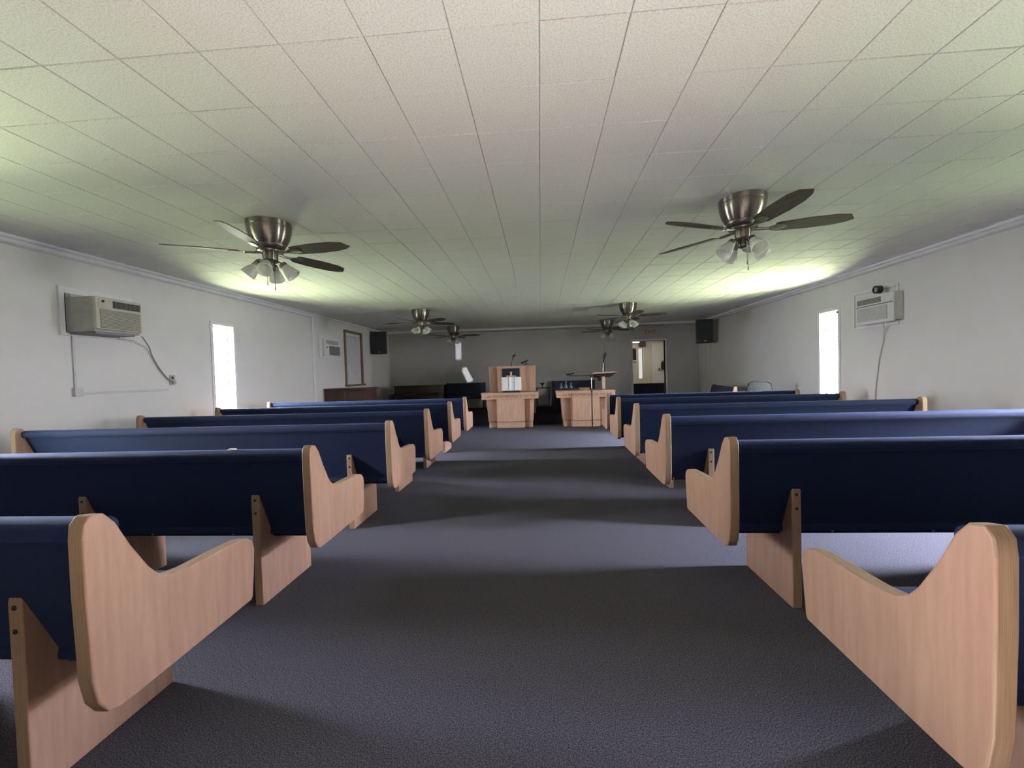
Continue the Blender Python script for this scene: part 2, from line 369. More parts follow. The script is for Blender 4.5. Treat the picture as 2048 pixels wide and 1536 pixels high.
# door opening, open leaf and side room
ca = MB().box(DX0 - .06, DX0, YF - .02, YF + .13, 0, DZ + .05).box(DX1, DX1 + .06, YF - .02, YF + .13, 0, DZ + .05).box(DX0, DX1, YF - .02, YF + .13, DZ, DZ + .05)
ca.build('trim_6', M['white'], kind=ST, bevel=.004)
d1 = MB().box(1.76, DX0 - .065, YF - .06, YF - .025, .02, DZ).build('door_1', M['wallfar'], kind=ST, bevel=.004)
for (zz0, zz1) in ((.2, .85), (1.0, 1.72)):
    for (xa, xb) in ((1.84, 2.07), (2.15, 2.38)):
        MB().box(xa, xb, YF - .066, YF - .058, zz0, zz1).build('panel', M['wallfar'], d1, bevel=.006)
SX0, SX1, SY0, SY1 = 1.8, 4.37, YF + .12, 13.9
MB().box(SX0, SX1, SY0, SY1 + .2, -.06, 0).build('floor_side_room', M['carpet'], kind=ST)
MB().box(SX0, SX1, SY0, SY1 + .2, ZC, ZC + .05).build('ceiling_side_room', M['tilegap'], kind=ST)
MB().box(SX0 - .1, SX0, SY0, SY1, 0, ZC).build('wall_side_room_left', M['sideroom'], kind=ST)
MB().box(SX1, SX1 + .1, SY0, SY1, 0, ZC).build('wall_side_room_right', M['sideroom'], kind=ST)
wx0, wx1, wz0, wz1 = 3.265, 3.40, .84, 1.83
MB().box(SX0, wx0, SY1, SY1 + .1, 0, ZC).box(wx1, SX1, SY1, SY1 + .1, 0, ZC).box(wx0, wx1, SY1, SY1 + .1, 0, wz0).box(wx0, wx1, SY1, SY1 + .1, wz1, ZC).build('wall_side_room_far', M['sideroom'], kind=ST)
w6 = MB().box(wx0 - .03, wx0, SY1 - .01, SY1 + .02, wz0 - .03, wz1 + .03).box(wx1, wx1 + .03, SY1 - .01, SY1 + .02, wz0 - .03, wz1 + .03).box(wx0, wx1, SY1 - .01, SY1 + .02, wz1, wz1 + .03).box(wx0, wx1, SY1 - .01, SY1 + .02, wz0 - .03, wz0).build('window_6', M['white'], kind=ST)
MB().box(wx0, wx1, SY1 + .06, SY1 + .064, wz0, wz1).build('window_pane', M['dimglass'], w6)
d2 = MB().box(3.68, 4.12, SY1 - .05, SY1, 0, 2.0).build('door_2', M['white'], kind=ST, bevel=.004)
MB().box(3.74, 4.0, SY1 - .058, SY1 - .048, .95, 1.88).build('panel', M['white'], d2, bevel=.006)
MB().box(3.74, 4.0, SY1 - .058, SY1 - .048, .15, .80).build('panel', M['white'], d2, bevel=.006)
MB().lathe([(.012, 0), (.012, .03), (.03, .045), (.03, .07), (.01, .08)], 14, Matrix.Translation((3.90, SY1 - .05, 1.13)) @ Matrix.Rotation(R(90), 4, 'X')).build('door_knob', M['black'], d2, smooth=True)
tag(MB().prism(rounded([(3.96, 1.12), (4.06, 1.12), (4.08, 1.30), (4.03, 1.42), (3.97, 1.34)], .03), SY1 - .12, SY1 - .06, 'y').build('bag', M['black'], bevel=.01), 'small dark bag hanging on the white door of the side room', 'bag')
pf = thing('picture_frame', 'dark picture with pale lower ledge on the side room wall, left edge of doorway', 'picture', (3.09, SY1, 1.64))
MB().box(-.14, .09, -.03, 0, -.19, .20).build('picture', M['pianowood'], pf, bevel=.004)
MB().box(-.15, .10, -.06, 0, -.23, -.19).build('ledge', M['white'], pf, bevel=.004)
tag(MB().box(3.27, 3.47, SY1 - .14, SY1, 1.91, 2.06).build('box_speaker', M['black'], bevel=.006), 'small black box mounted above the narrow side room window', 'speaker')
cl = thing('ceiling_light', 'short bright tube light under the side room ceiling, seen through the doorway', 'light', (3.08, SY1 - .2, 2.03))
MB().box(-.22, .19, -.05, .05, .022, .05).build('fixture_housing', M['white'], cl, bevel=.004)
mtube = mat('lit_tube', (.9, .9, .85), .4, emit=((1, .97, .88), 2.2), noise=(5, (.88, .88, .83), (.92, .92, .87), 2, .3, .7))
MB().tube([(-.2, 0, .005), (.17, 0, .005)], .017, 10).build('tube', mtube, cl, smooth=True)
MB().box(-.01, .01, -.01, .01, .05, .33).build('hanger', M['white'], cl)

# ------------------------------------------------------------------ pews
END = [(0, .765), (.004, .800), (.02, .819), (.05, .812), (.075, .782), (.11, .71), (.155, .633), (.18, .603), (.215, .583), (.275, .575), (.39, .573), (.49, .568),
       (.525, .558), (.545, .54), (.553, .512), (.545, .42), (.535, .345), (.528, .333), (.10, .323), (.06, .324), (.035, .335), (.015, .37), (.005, .43), (0, .635)]
SUP = [(.13, 0), (.13, .54), (.134, .565), (.143, .58), (.156, .583), (.168, .575), (.176, .555), (.205, .48), (.26, .33), (.56, .33), (.56, 0)]
def make_pew(length, sups, sgn, label):
    # local x runs from the aisle end (0) to the wall end (sgn*length); local y is forward, seat faces +y
    t = thing('pew', label, 'pew')
    th = .042
    for a in (0, length - th):
        x0, x1 = sorted((sgn * a, sgn * (a + th)))
        MB().prism(END, x0, x1, 'x').build('pew_end', M['oak'], t, bevel=.006, seg=3, edge=M['oakedge'])
    xa, xb = sorted((sgn * (th - .002), sgn * (length - th + .002)))
    back = [(.052, .755), (.232, .31), (.262, .32), (.150, .60), (.105, .755)]
    br = MB().prism(back, xa, xb, 'x').build('backrest', M['navy'], t, bevel=.006)
    roll = rounded([(.038, .745), (.036, .782), (.055, .795), (.095, .793), (.118, .775), (.116, .745), (.075, .735)], .014, 3)
    MB().prism(roll, xa, xb, 'x').build('top_roll', M['navy'], t, smooth=True)
    pad = rounded([(.085, .745), (.105, .69), (.155, .585), (.228, .45), (.258, .455), (.196, .575), (.128, .69), (.105, .745)], .01, 3)
    MB().prism(pad, xa, xb, 'x').build('back_cushion', M['navy'], t, smooth=True)
    seat = rounded([(.20, .33), (.225, .45), (.50, .455), (.54, .43), (.545, .37), (.52, .335)], .02, 3)
    MB().prism(seat, xa, xb, 'x').build('seat_cushion', M['navy'], t, smooth=True)
    for s in sups:
        x0, x1 = sorted((sgn * s, sgn * (s + .042)))
        su = MB().prism(SUP, x0, x1, 'x').build('support', M['oak'], t, bevel=.005, edge=M['oakedge'])
        for z in (.53, .465):
            T = Matrix.Translation(((x0 + x1) / 2, .131, z)) @ Matrix.Rotation(R(90), 4, 'X')
            MB().lathe([(.007, 0), (.007, .003), (.003, .005)], 10, T).build('screw', M['black'], su)
    n = int(length / .45)
    for k in range(n):
        T = Matrix.Translation((sgn * (.12 + k * .45), .226, .325)) @ Matrix.Rotation(R(112), 4, 'X')
        MB().lathe([(.006, -.004), (.006, .002), (.003, .004)], 8, T).build('tack', M['metal'], br)
    return t
LY = [.862, 1.795, 2.80, 3.76, 4.74, 5.70]
RY = [.78, 1.815, 2.815, 3.80, 4.78, 5.60]
RX = [.80, .80, .825, .85, .87, .88]
gL, gR = 'pews left of the aisle', 'pews right of the aisle'
names = ['nearest the camera', 'second from the camera', 'third from the camera', 'fourth from the camera', 'fifth from the camera', 'farthest from the camera, closest to the lectern tables']
pl = make_pew(2.93, (.35, 1.28, 2.45), -1, ''); pl['group'] = gL
pr = make_pew(2.50, (.33, 1.67), 1, ''); pr['group'] = gR
for k in range(6):
    o = pl if k == 0 else copy_thing(pl, (0, 0, 0))
    o.location = (-1.06, LY[k], 0); o['label'] = 'oak pew with navy upholstery left of the aisle, ' + names[k].replace(', closest to the lectern tables', '')
for k in range(6):
    o = pr if k == 0 else copy_thing(pr, (0, 0, 0))
    o.location = (RX[k], RY[k], 0); o['label'] = 'oak pew with navy upholstery right of the aisle, ' + names[k].replace(', closest to the lectern tables', '')
T = Matrix.Translation((-1.48, LY[1] + .06, .797)) @ Matrix.Rotation(R(12), 4, 'Z')
tag(MB().box(-.016, .016, -.012, .012, 0, .003, T).box(-.016, .010, -.010, .012, .0035, .005, T).build('folded_paper', M['paper']), 'tiny folded white paper on top of the second pew on the left', 'paper')

# short benches on the stage and elsewhere
def bench(label, loc, rz, length, h, edge='oak'):
    t = thing('bench', label, 'bench', loc, rz)
    L2 = length / 2
    pts = [(0, h), (.05, h), (.13, h * .55), (.42, h * .52), (.44, .0), (.05, .0), (.0, h * .4)]
    for s in (-1, 1):
        x0, x1 = sorted((s * L2, s * (L2 - .035)))
        MB().prism(rounded(pts, .015), x0, x1, 'x').build('bench_end', M[edge], t, bevel=.004)
    MB().prism(rounded([(.03, h - .01), (.14, h * .52), (.17, h * .55), (.08, h - .01)], .01), -L2 + .034, L2 - .034, 'x').build('backrest', M['navyflat'], t)
    MB().prism(rounded([(.13, h * .40), (.13, h * .52), (.44, h * .50), (.44, h * .40)], .015), -L2 + .034, L2 - .034, 'x').build('seat', M['navyflat'], t)
    return t
bench('short navy bench facing the pews on the stage, left of the pulpit behind the piano', (-2.06, 11.22, .2), PI, 1.08, .715, 'pianowood')
bench('short navy bench on the stage behind the black draped table', (.88, 11.22, .2), PI, 1.14, .70, 'pianowood')
bench('navy bench with oak ends along the right wall beside the grey folding chair', (3.66, 8.42, 0), R(80), 1.6, .77)
bench('navy bench seen through the open doorway in the side room', (3.0, 12.05, 0), 0, 1.7, .74)

# ------------------------------------------------------------------ communion tables
def letters(txt, size, parent, loc, m, w=None, depth=.003):
    c = bpy.data.curves.new('lettering', 'FONT'); c.body = txt; c.size = size; c.extrude = depth; c.align_x = 'CENTER'; c.align_y = 'CENTER'
    tmp = bpy.data.objects.new('lettering', c); COL.objects.link(tmp)
    dg = bpy.context.evaluated_depsgraph_get(); me = bpy.data.meshes.new_from_object(tmp.evaluated_get(dg))
    bpy.data.objects.remove(tmp)
    ww = max(v.co.x for v in me.vertices) - min(v.co.x for v in me.vertices)
    k = (w / ww) if w else 1
    for v in me.vertices: v.co = Vector((v.co.x * k, -v.co.z, v.co.y))
    me.materials.clear(); me.materials.append(m)
    o = bpy.data.objects.new('lettering', me); COL.objects.link(o); o.parent = parent; o.location = loc
    return o
def table(label, loc, rz=0):
    t = thing('communion_table', label, 'table', loc, rz)          # origin at the floor, front centre
    MB().box(-.60, .60, 0, .62, .705, .735).build('tabletop', M['oaktop'], t, bevel=.004)
    MB().box(-.59, .59, .012, .035, .60, .706).box(-.59, -.565, .035, .60, .60, .706).box(.565, .59, .035, .60, .60, .706).build('apron', M['oaktop'], t, bevel=.003)
    # faceted body that narrows towards the floor
    def tier(z0, z1, s0, s1, name, fo):
        def ring(s, f): return [(-.50 * s, .10), (-.47 * s, .10), (-.30, .19), (-.28, f), (.28, f), (.30, .19), (.47 * s, .10), (.50 * s, .10), (.50 * s, .54), (-.50 * s, .54)]
        a = ring(s0, fo); b_ = ring(s1, fo); n = len(a)
        m = MB().add([(x, y, z0) for x, y in a] + [(x, y, z1) for x, y in b_], [tuple(range(n))[::-1], tuple(range(n, 2 * n))] + [(i, (i + 1) % n, n + (i + 1) % n, n + i) for i in range(n)])
        return m.build(name, M['oaklight'], t, bevel=.003)
    tier(.125, .61, .935, 1.0, 'table_body', .03)
    tier(0, .118, .91, .91, 'plinth', .055)
    MB().box(-.44, .44, .15, .5, .115, .13).build('shadow_gap', M['goldwood'], t)
    MB().box(-.272, .272, .02, .032, .135, .59).build('front_panel', M['oaklight'], t, bevel=.002)
    letters('IN REMEMBRANCE OF ME', .075, t, (0.03, .0115, .652), M['engrave'], 1.0)
    return t
t1 = table('oak communion table lettered IN REMEMBRANCE OF ME, below the pulpit holding the open book', (-.645, 8.42, 0), 0)
t2 = table('oak communion table behind the boom microphone stand, holding a round wooden plate', (.905, 8.40, 0), 0)

# open book on a stand with an easel behind
bk = thing('open_book', 'large open white-paged book standing on the left communion table', 'book', (-.61, 8.50, .773))
for s in (-1, 1):
    T = Matrix.Rotation(R(-12), 4, 'X')
    pts = [(0, .0), (s * .05, -.016), (s * .12, -.014), (s * .205, .004), (s * .205, .014), (0, .014)]
    MB().prism(pts, 0, .285, 'z', T).build('page_block', M['paper'], bk)
    MB().box(*sorted((s * .06, s * .066)), -.021, -.016, 0, .285, T).build('ribbon', M['ink'], bk)
MB().box(-.215, .215, .016, .022, -.004, .292, Matrix.Rotation(R(-12), 4, 'X')).build('cover', M['oaktop'], bk)
bs = thing('book_stand', 'black scrolled metal book stand under the open white book', 'stand', (-.61, 8.50, .735))
MB().box(-.18, .18, -.09, .06, 0, .024).build('base', M['black'], bs, bevel=.003)
for k in range(6):
    x = -.15 + k * .06; pts = [(x + .026 * math.cos(a), -.078, .014 + .011 * math.sin(a)) for a in [i * PI / 6 for i in range(13)]]
    MB().tube(pts, .004, 6).build('scroll', M['black'], bs)
es = thing('book_easel', 'small wooden easel upright with crossbar rising behind the open book', 'easel', (-.62, 8.60, .735))
MB().box(-.02, .02, 0, .02, 0, .43).build('upright', M['oaklight'], es, bevel=.002)
MB().box(-.10, .10, -.012, 0, .325, .35).build('crossbar', M['oaklight'], es, bevel=.002)
MB().box(-.09, .09, .0, .08, 0, .012).build('foot', M['oaklight'], es, bevel=.002)

# pulpit on the stage
pp = thing('pulpit', 'tall oak pulpit with a navy cloth panel, on the stage behind the left communion table', 'pulpit', (-.655, 9.38, .2))
def ring(f, k=1): return [(-.545 * k, .10), (-.37 * k, .13), (-.34 * k, f), (.28 * k, f), (.31 * k, .13), (.545 * k, .10), (.545 * k, .50), (-.545 * k, .50)]
a = ring(0, .955); b_ = ring(0, 1.0); n = len(a)
MB().add([(x, y, 0) for x, y in a] + [(x, y, 1.06) for x, y in b_], [tuple(range(n))[::-1], tuple(range(n, 2 * n))] + [(i, (i + 1) % n, n + (i + 1) % n, n + i) for i in range(n)]).build('pulpit_body', M['oaklight'], pp, bevel=.003)
MB().prism(ring(-.012, 1.012), 1.06, 1.10, 'z').build('pulpit_top', M['oaktop'], pp, bevel=.003)
MB().box(-.225, .18, -.016, 0, .50, 1.045).build('cloth_panel', M['navyflat'], pp, bevel=.003)
def mic(parent, pts_head, r=.02):
    MB().tube(pts_head, r, 10).build('microphone_head', M['black'], parent, smooth=True)
g1 = thing('gooseneck_microphone', 'black gooseneck microphone rising from the middle of the pulpit top', 'microphone', (-.67, 9.50, 1.30))
MB().lathe([(.022, 0), (.022, .012)], 14).build('base', M['black'], g1)
MB().tube([(0, 0, .01), (.01, 0, .08), (.028, 0, .15), (.055, -.01, .22)], .006, 8).build('gooseneck', M['black'], g1, smooth=True)
mic(g1, [(.045, -.01, .19), (.06, -.012, .235), (.10, -.02, .26)], [.014, .024, .02])
g2 = thing('clip_microphone', 'black microphone lying in a small tripod clip on the right of the pulpit top', 'microphone', (-.33, 9.50, 1.30))
for dx, dy in ((-.05, 0), (.06, 0), (0, .06)): MB().tube([(dx, dy, 0), (0, 0, .07)], .007, 6).build('leg', M['black'], g2)
mic(g2, [(-.11, -.02, .065), (-.06, -.01, .075), (-.05, -.01, .078), (.03, 0, .115), (.05, 0, .12)], [.018, .026, .015, .018, .015])

# goblet on a slim dark side table
sd = thing('side_table', 'slim dark side table with thin legs on the stage right of the pulpit', 'table', (.05, 10.75, .2))
MB().box(-.19, .19, -.17, .17, .52, .54).build('tabletop', M['black'], sd, bevel=.003)
for x in (-.16, .16):
    for y in (-.14, .14): MB().box(x - .011, x + .011, y - .011, y + .011, 0, .52).build('leg', M['black'], sd)
MB().box(-.16, .16, -.146, -.134, .08, .10).build('stretcher', M['black'], sd)
tag(MB().lathe([(.035, 0), (.03, .006), (.008, .02), (.008, .055), (.03, .075), (.062, .10), (.062, .122), (.055, .122), (.03, .09)], 20, Matrix.Translation((.04, 10.70, .741))).build('goblet', M['black'], smooth=True), 'dark footed goblet on the slim side table by the pulpit', 'goblet')

# black draped table with glass bells
dt = thing('draped_table', 'small table covered to the floor by a black cloth behind the right communion table', 'table', (.70, 9.75, .2))
n = 40; vs = []
for lv, (zz, k) in enumerate(((.545, 1.0), (.53, 1.03), (.25, 1.10), (.0, 1.20))):
    for q in range(n):
        a = 2 * PI * q / n; c, s_ = math.cos(a), math.sin(a)
        rr = 1 / max(abs(c) ** 4 + abs(s_) ** 4, 1e-6) ** .25
        f = 1 + (.035 * math.sin(q * PI / 2) if lv > 1 else 0)
        vs.append((.40 * c * rr * k * f, .22 * s_ * rr * k * f, zz))
fs = [tuple(range(n))] + [(i * n + q, i * n + (q + 1) % n, (i + 1) * n + (q + 1) % n, (i + 1) * n + q) for i in range(3) for q in range(n)]
MB().add(vs, fs).build('tablecloth', M['blackcloth'], dt, smooth=True)
for k in range(4): MB().box(*((-.36, -.33) if k % 2 else (.33, .36)), *((-.18, -.15) if k < 2 else (.15, .18)), 0, .53).build('leg', M['black'], dt)
for k, (x, h, lb) in enumerate(((.475, .12, 'left'), (.585, .165, 'middle, tallest'), (.70, .125, 'right'))):
    bl = thing('glass_bell', 'small smoky glass bell on the black draped table, %s of the three' % lb, 'glass bell', (x, 9.66, .746), group=None)
    MB().lathe([(.042, 0), (.036, h * .25), (.020, h * .5), (.012, h * .62)], 18).build('bell_cup', M['clearglass'], bl, smooth=True)
    MB().lathe([(.010, h * .60), (.013, h * .75), (.010, h), (.004, h * 1.03)], 12).build('handle', M['clearglass'], bl, smooth=True)
tag(MB().lathe([(.07, 0), (.075, .008), (.115, .045), (.12, .05), (.112, .05), (.07, .014)], 28, Matrix.Translation((.90, 8.62, .7355))).build('offering_plate', M['brass'], smooth=True), 'round pale wooden offering plate on the right communion table', 'plate')

# reading lectern on a post
le = thing('lectern', 'slanted oak reading lectern on a single post behind the right communion table', 'lectern', (1.40, 9.3, .2))
MB().box(-.036, .036, -.036, .036, .03, .80).build('post', M['oaklight'], le, bevel=.004)
MB().box(-.20, .20, -.18, .18, 0, .03).build('foot', M['oaklight'], le, bevel=.006)
T = Matrix.Translation((.0, 0, .845)) @ Matrix.Rotation(R(-2.0), 4, 'Y') @ Matrix.Rotation(R(-9), 4, 'X')
MB().box(-.25, .27, -.20, .20, 0, .022, T).build('reading_board', M['oaktop'], le, bevel=.003)
MB().prism([(-.23, 0), (.25, 0), (.17, -.05), (-.15, -.05)], -.12, .14, 'y', T).build('board_bracket', M['pianowood'], le, bevel=.003)
g3 = thing('lectern_microphone', 'black microphone upright on a short silver stem above the slanted lectern', 'microphone', (1.40, 9.32, 1.075))
MB().tube([(0, 0, 0), (0, 0, .11)], .009, 10).build('stem', M['metal'], g3, smooth=True)
MB().tube([(0, 0, .11), (.01, 0, .20), (.015, 0, .25)], .004, 8).build('gooseneck', M['metal'], g3, smooth=True)
mic(g3, [(.008, 0, .22), (.03, 0, .32), (.055, 0, .40), (.07, 0, .46)], [.012, .024, .03, .012])
tag(MB().lathe([(.035, 0), (.045, .02), (.04, .05)], 14, Matrix.Translation((1.60, YF - .001, .90)) @ Matrix.Rotation(R(90), 4, 'X')).build('wall_jack', M['black'], smooth=True), 'small dark wall jack on the far wall just right of the lectern post', 'outlet')

# boom microphone stand
bm_ = thing('microphone_stand', 'black boom microphone stand on a round base in front of the right communion table', 'stand', (1.0, 8.20, 0))
MB().lathe([(.15, 0), (.15, .008), (.10, .022), (.03, .03)], 32).build('base', M['black'], bm_, smooth=True)
MB().tube([(0, 0, .02), (0, 0, .74)], .012, 12).build('lower_pole', M['black'], bm_, smooth=True)
MB().tube([(0, 0, .74), (0, 0, 1.02)], .008, 12).build('upper_pole', M['metal'], bm_, smooth=True)
MB().lathe([(.016, .70), (.019, .72), (.019, .77), (.014, .79)], 14).build('clutch', M['black'], bm_, smooth=True)
MB().box(-.03, .03, -.022, .022, 1.005, 1.06).build('boom_clamp', M['black'], bm_, bevel=.006)
MB().tube([(.16, 0, 1.035), (-.42, 0, 1.045)], .008, 10).build('boom_arm', M['black'], bm_, smooth=True)
MB().tube([(.14, 0, 1.035), (.26, 0, 1.034)], .016, 12).build('counterweight', M['black'], bm_, smooth=True)
g4 = thing('handheld_microphone', 'black handheld microphone with a pale grille tip clipped to the boom arm end', 'microphone', (.56, 8.20, 1.05))
MB().tube([(-.06, 0, .022), (.03, 0, .032), (.105, 0, .045)], [.017, .015, .012], 12).build('microphone_body', M['black'], g4, smooth=True)
MB().lathe([(.006, -.024), (.020, -.012), (.022, 0), (.018, .012)], 14, Matrix.Translation((-.075, 0, .02)) @ Matrix.Rotation(R(90), 4, 'Y')).build('grille', M['metal'], g4, smooth=True)
MB().box(-.01, .03, -.014, .014, .0, .022).build('clip', M['black'], g4)

# ------------------------------------------------------------------ piano, cabinet
pi_ = thing('piano', 'low dark walnut piano with closed lid on the left of the stage', 'piano', (-3.05, 9.98, .2))
MB().box(-.64, .62, .12, .50, .0, .675).build('piano_case', M['pianowood'], pi_, bevel=.006)
MB().box(-.66, .64, .09, .52, .675, .70).build('lid', M['pianowood'], pi_, bevel=.006)
MB().box(-.60, .58, .10, .122, .49, .64).build('music_panel', M['pianowood'], pi_, bevel=.004)
MB().prism([(-.14, .40), (.12, .40), (.12, .47), (.08, .50), (-.14, .45)], -.56, .55, 'x').build('fallboard', M['pianowood'], pi_, bevel=.004)
for s in (-1, 1):
    x0, x1 = sorted((s * .565, s * .68)); x0 -= .01; x1 -= .01
    MB().box(x0, x1, -.16, .14, .36, .50).build('key_cheek', M['pianowood'], pi_, bevel=.01)
    MB().box((x0 + x1) / 2 - .03, (x0 + x1) / 2 + .03, -.13, -.07, 0, .37).build('leg', M['pianowood'], pi_, bevel=.006)
MB().box(-.56, .55, -.15, .12, .34, .40).build('keybed', M['pianowood'], pi_, bevel=.004)

cb = thing('cabinet', 'reddish brown two-panel cabinet standing by the left wall below the brown window', 'cabinet', (-3.79, 7.72, 0), R(-3))
MB().box(-.40, .40, 0, .50, .04, .905).build('cabinet_body', M['cherry'], cb, bevel=.004)
MB().box(-.43, .43, -.03, .53, .905, .935).build('cabinet_top', M['cherry'], cb, bevel=.005)
for s in (-1, 1): MB().box(*sorted((s * .012, s * .385)), -.014, 0, .07, .885).build('panel', M['cherry'], cb, bevel=.004)
MB().box(-.38, .38, .02, .48, 0, .04).build('plinth', M['cherry'], cb)

# folding chair
fc = thing('folding_chair', 'grey metal folding chair beside the right wall, behind the far pew', 'chair', (3.58, 7.05, 0), R(4))
MB().tube([(-.22, .10, 0), (-.215, -.02, .55), (-.21, -.05, .76), (-.18, -.055, .84), (-.12, -.058, .875), (.12, -.058, .875), (.18, -.055, .84), (.21, -.05, .76), (.215, -.02, .55), (.22, .10, 0)], .013, 10).build('back_frame', M['chairmetal'], fc, smooth=True)
for s in (-1, 1): MB().tube([(s * .20, -.34 + .0, .0), (s * .20, .0, .44), (s * .20, .06, .50)], .012, 8).build('rear_leg', M['chairmetal'], fc, smooth=True)
pan = rounded([(-.20, .66), (-.20, .80), (-.15, .862), (.15, .862), (.20, .80), (.20, .66)], .03)
MB().prism(pan, -.058, -.046, 'y').build('back_panel', M['chairmetal'], fc, bevel=.004)
MB().prism(rounded([(-.20, -.02), (.20, -.02), (.18, -.40), (-.18, -.40)], .04), .43, .45, 'z', Matrix.Scale(-1, 4, (0, 1, 0))).build('seat', M['chairmetal'], fc, bevel=.006)

# ------------------------------------------------------------------ wall fittings
def speaker(label, x, y, rz):
    t = thing('wall_speaker', label, 'speaker', (x, y, 1.72), rz)
    MB().prism(rounded([(-.19, -.14), (.19, -.14), (.13, .14), (-.13, .14)], .02), 0, .555, 'z').build('cabinet', M['black'], t, bevel=.008)
    MB().box(-.175, .175, -.152, -.14, .07, .535).build('grille', M['speaker'], t, bevel=.01)
    MB().box(-.022, .022, -.156, -.15, .03, .055).build('badge', M['metal'], t)
    MB().box(-.05, .05, .14, .20, .20, .34).build('bracket', M['black'], t, bevel=.004)
    return t
speaker('black loudspeaker in the upper left corner beside the brown framed window', -4.02, 10.15, R(6))
speaker('black loudspeaker in the upper right corner with cables hanging below', 3.915, 10.15, R(-4))
for k, (x, y) in enumerate(((XR - .009, 10.56), (XR - .009, 10.84))):
    tag(MB().tube([(x, y, 1.70), (x, y, 1.2), (x, y, .7), (x, y, .02)], .007, 6).build('speaker_cable', M['conduit']), 'pale cable running down the right wall from the loudspeaker, %s of two' % ('nearer' if k == 0 else 'farther'), 'cable')
ex = thing('exit_sign', 'exit sign with dull red letters above the open doorway', 'sign', (2.985, YF, 2.14))
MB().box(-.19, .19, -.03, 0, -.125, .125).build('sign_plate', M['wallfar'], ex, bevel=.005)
letters('EXIT', .17, ex, (0, -.0305, -.005), M['exitred'], .29)

def ac_left(t):
    # unit pokes out of the left wall towards +x; local x = out of wall, local y along wall
    MB().box(0, .27, 0, .42, 0, .315).build('casing', M['acside'], t, bevel=.004)
    MB().box(.26, .30, -.002, .422, .02, .315).build('front_bezel', M['acold'], t, bevel=.01)
    MB().box(.298, .303, .03, .40, .035, .205).build('grille_backing', M['darkvent'], t)
    for k in range(15): MB().box(.30, .309, .028, .404, .040 + k * .0112, .046 + k * .0112).build('louvre', M['acold'], t)
    MB().box(.299, .304, .02, .13, .215, .295).build('control_panel', M['acold'], t, bevel=.003)
    MB().lathe([(.011, 0), (.011, .008), (.006, .012)], 14, Matrix.Translation((.303, .055, .275)) @ Matrix.Rotation(R(90), 4, 'Y')).build('knob', M['black'], t, smooth=True)
    MB().box(.299, .303, .145, .405, .225, .29).build('air_outlet', M['darkvent'], t)
    for k in range(6): MB().box(.302, .306, .16 + k * .042, .165 + k * .042, .228, .288).build('vane', M['darkvent'], t)
    MB().box(.04, .26, .02, .38, -.018, 0).build('drip_tray', M['greyvent'], t)
a1 = thing('air_conditioner', 'yellowed boxy air conditioner sticking out of the left wall near the camera', 'air conditioner', (XL, 3.42, 1.615))
ac_left(a1)
MB().box(0, .02, -.01, .50, -.03, -.02).box(0, .02, -.02, .60, .35, .41).box(0, .02, -.06, -.01, -.03, .41).box(0, .02, .45, .60, -.03, .35).build('wall_frame', M['white'], a1, bevel=.003)
MB().box(0, .02, -.02, .0, .0, .35).build('gap_strip', M['greyvent'], a1)
cn = thing('wall_conduit', 'painted conduit running down and along the left wall under the boxy air conditioner', 'conduit', (XL, 3.47, 1.05))
MB().box(0, .016, -.02, .0, .03, .98).build('vertical_run', M['conduit'], cn, bevel=.003)
MB().box(0, .016, .03, .92, -.005, .018).build('horizontal_run', M['conduit'], cn, bevel=.003)
MB().box(0, .035, -.035, .035, -.02, .06).build('junction_box', M['conduit'], cn, bevel=.004)
ol = thing('outlet', 'small outlet on the left wall with a cord plugged in, below the yellowed air conditioner', 'outlet', (XL, 4.455, 1.165))
MB().box(0, .008, -.035, .035, -.058, .058).build('cover_plate', M['outlet'], ol, bevel=.002)
MB().box(.008, .011, -.014, .014, .012, .04).build('socket', M['black'], ol)
MB().box(.008, .04, -.016, .016, -.045, -.01).build('plug', M['outlet'], ol, bevel=.004)
tag(MB().tube(smooth_path([(XL + .27, 3.86, 1.60), (XL + .17, 3.98, 1.585), (XL + .05, 4.15, 1.52), (XL + .02, 4.20, 1.45), (XL + .02, 4.275, 1.31), (XL + .025, 4.37, 1.19), (XL + .045, 4.43, 1.142)]), .0065, 6).build('power_cord', M['greyvent'], smooth=True), 'grey power cord from the boxy air conditioner down to the left wall outlet', 'cord')

a2 = thing('air_conditioner', 'white air conditioner with a round roll on top in the right wall', 'air conditioner', (XR, 5.15, 1.60)); a2.scale = (.72, 1, 1)
MB().box(-.022, 0, .02, .04, -.03, .46).box(-.022, 0, .70, .72, -.03, .46).box(-.022, 0, .04, .70, .43, .46).box(-.022, 0, .04, .70, -.03, 0).build('wall_frame', M['white'], a2, bevel=.003)
MB().box(-.13, 0, -.03, .52, .03, .36).build('casing', M['acnew'], a2, bevel=.006)
MB().box(-.16, -.125, -.04, .53, .01, .35).build('front_bezel', M['acnew'], a2, bevel=.01)
MB().box(-.165, -.159, .05, .51, .05, .215).build('grille_backing', M['greyvent'], a2)
for k in range(13): MB().box(-.170, -.164, .05, .51, .053 + k * .0126, .060 + k * .0126).build('louvre', M['acnew'], a2)
MB().box(-.166, -.158, -.03, .52, .232, .245).build('trim_strip', M['greyvent'], a2)
MB().box(-.165, -.159, .14, .51, .262, .325).build('air_outlet', M['darkvent'], a2)
for k in range(4): MB().box(-.168, -.164, .145, .505, .270 + k * .014, .276 + k * .014).build('vane', M['acside'], a2)
MB().box(-.164, -.159, -.02, .12, .262, .33).build('control_panel', M['acnew'], a2, bevel=.003)
tr_ = thing('tape_roll', 'dark roll with a pale centre standing on top of the white air conditioner', 'roll', (XR - .11, 5.34, 2.016))
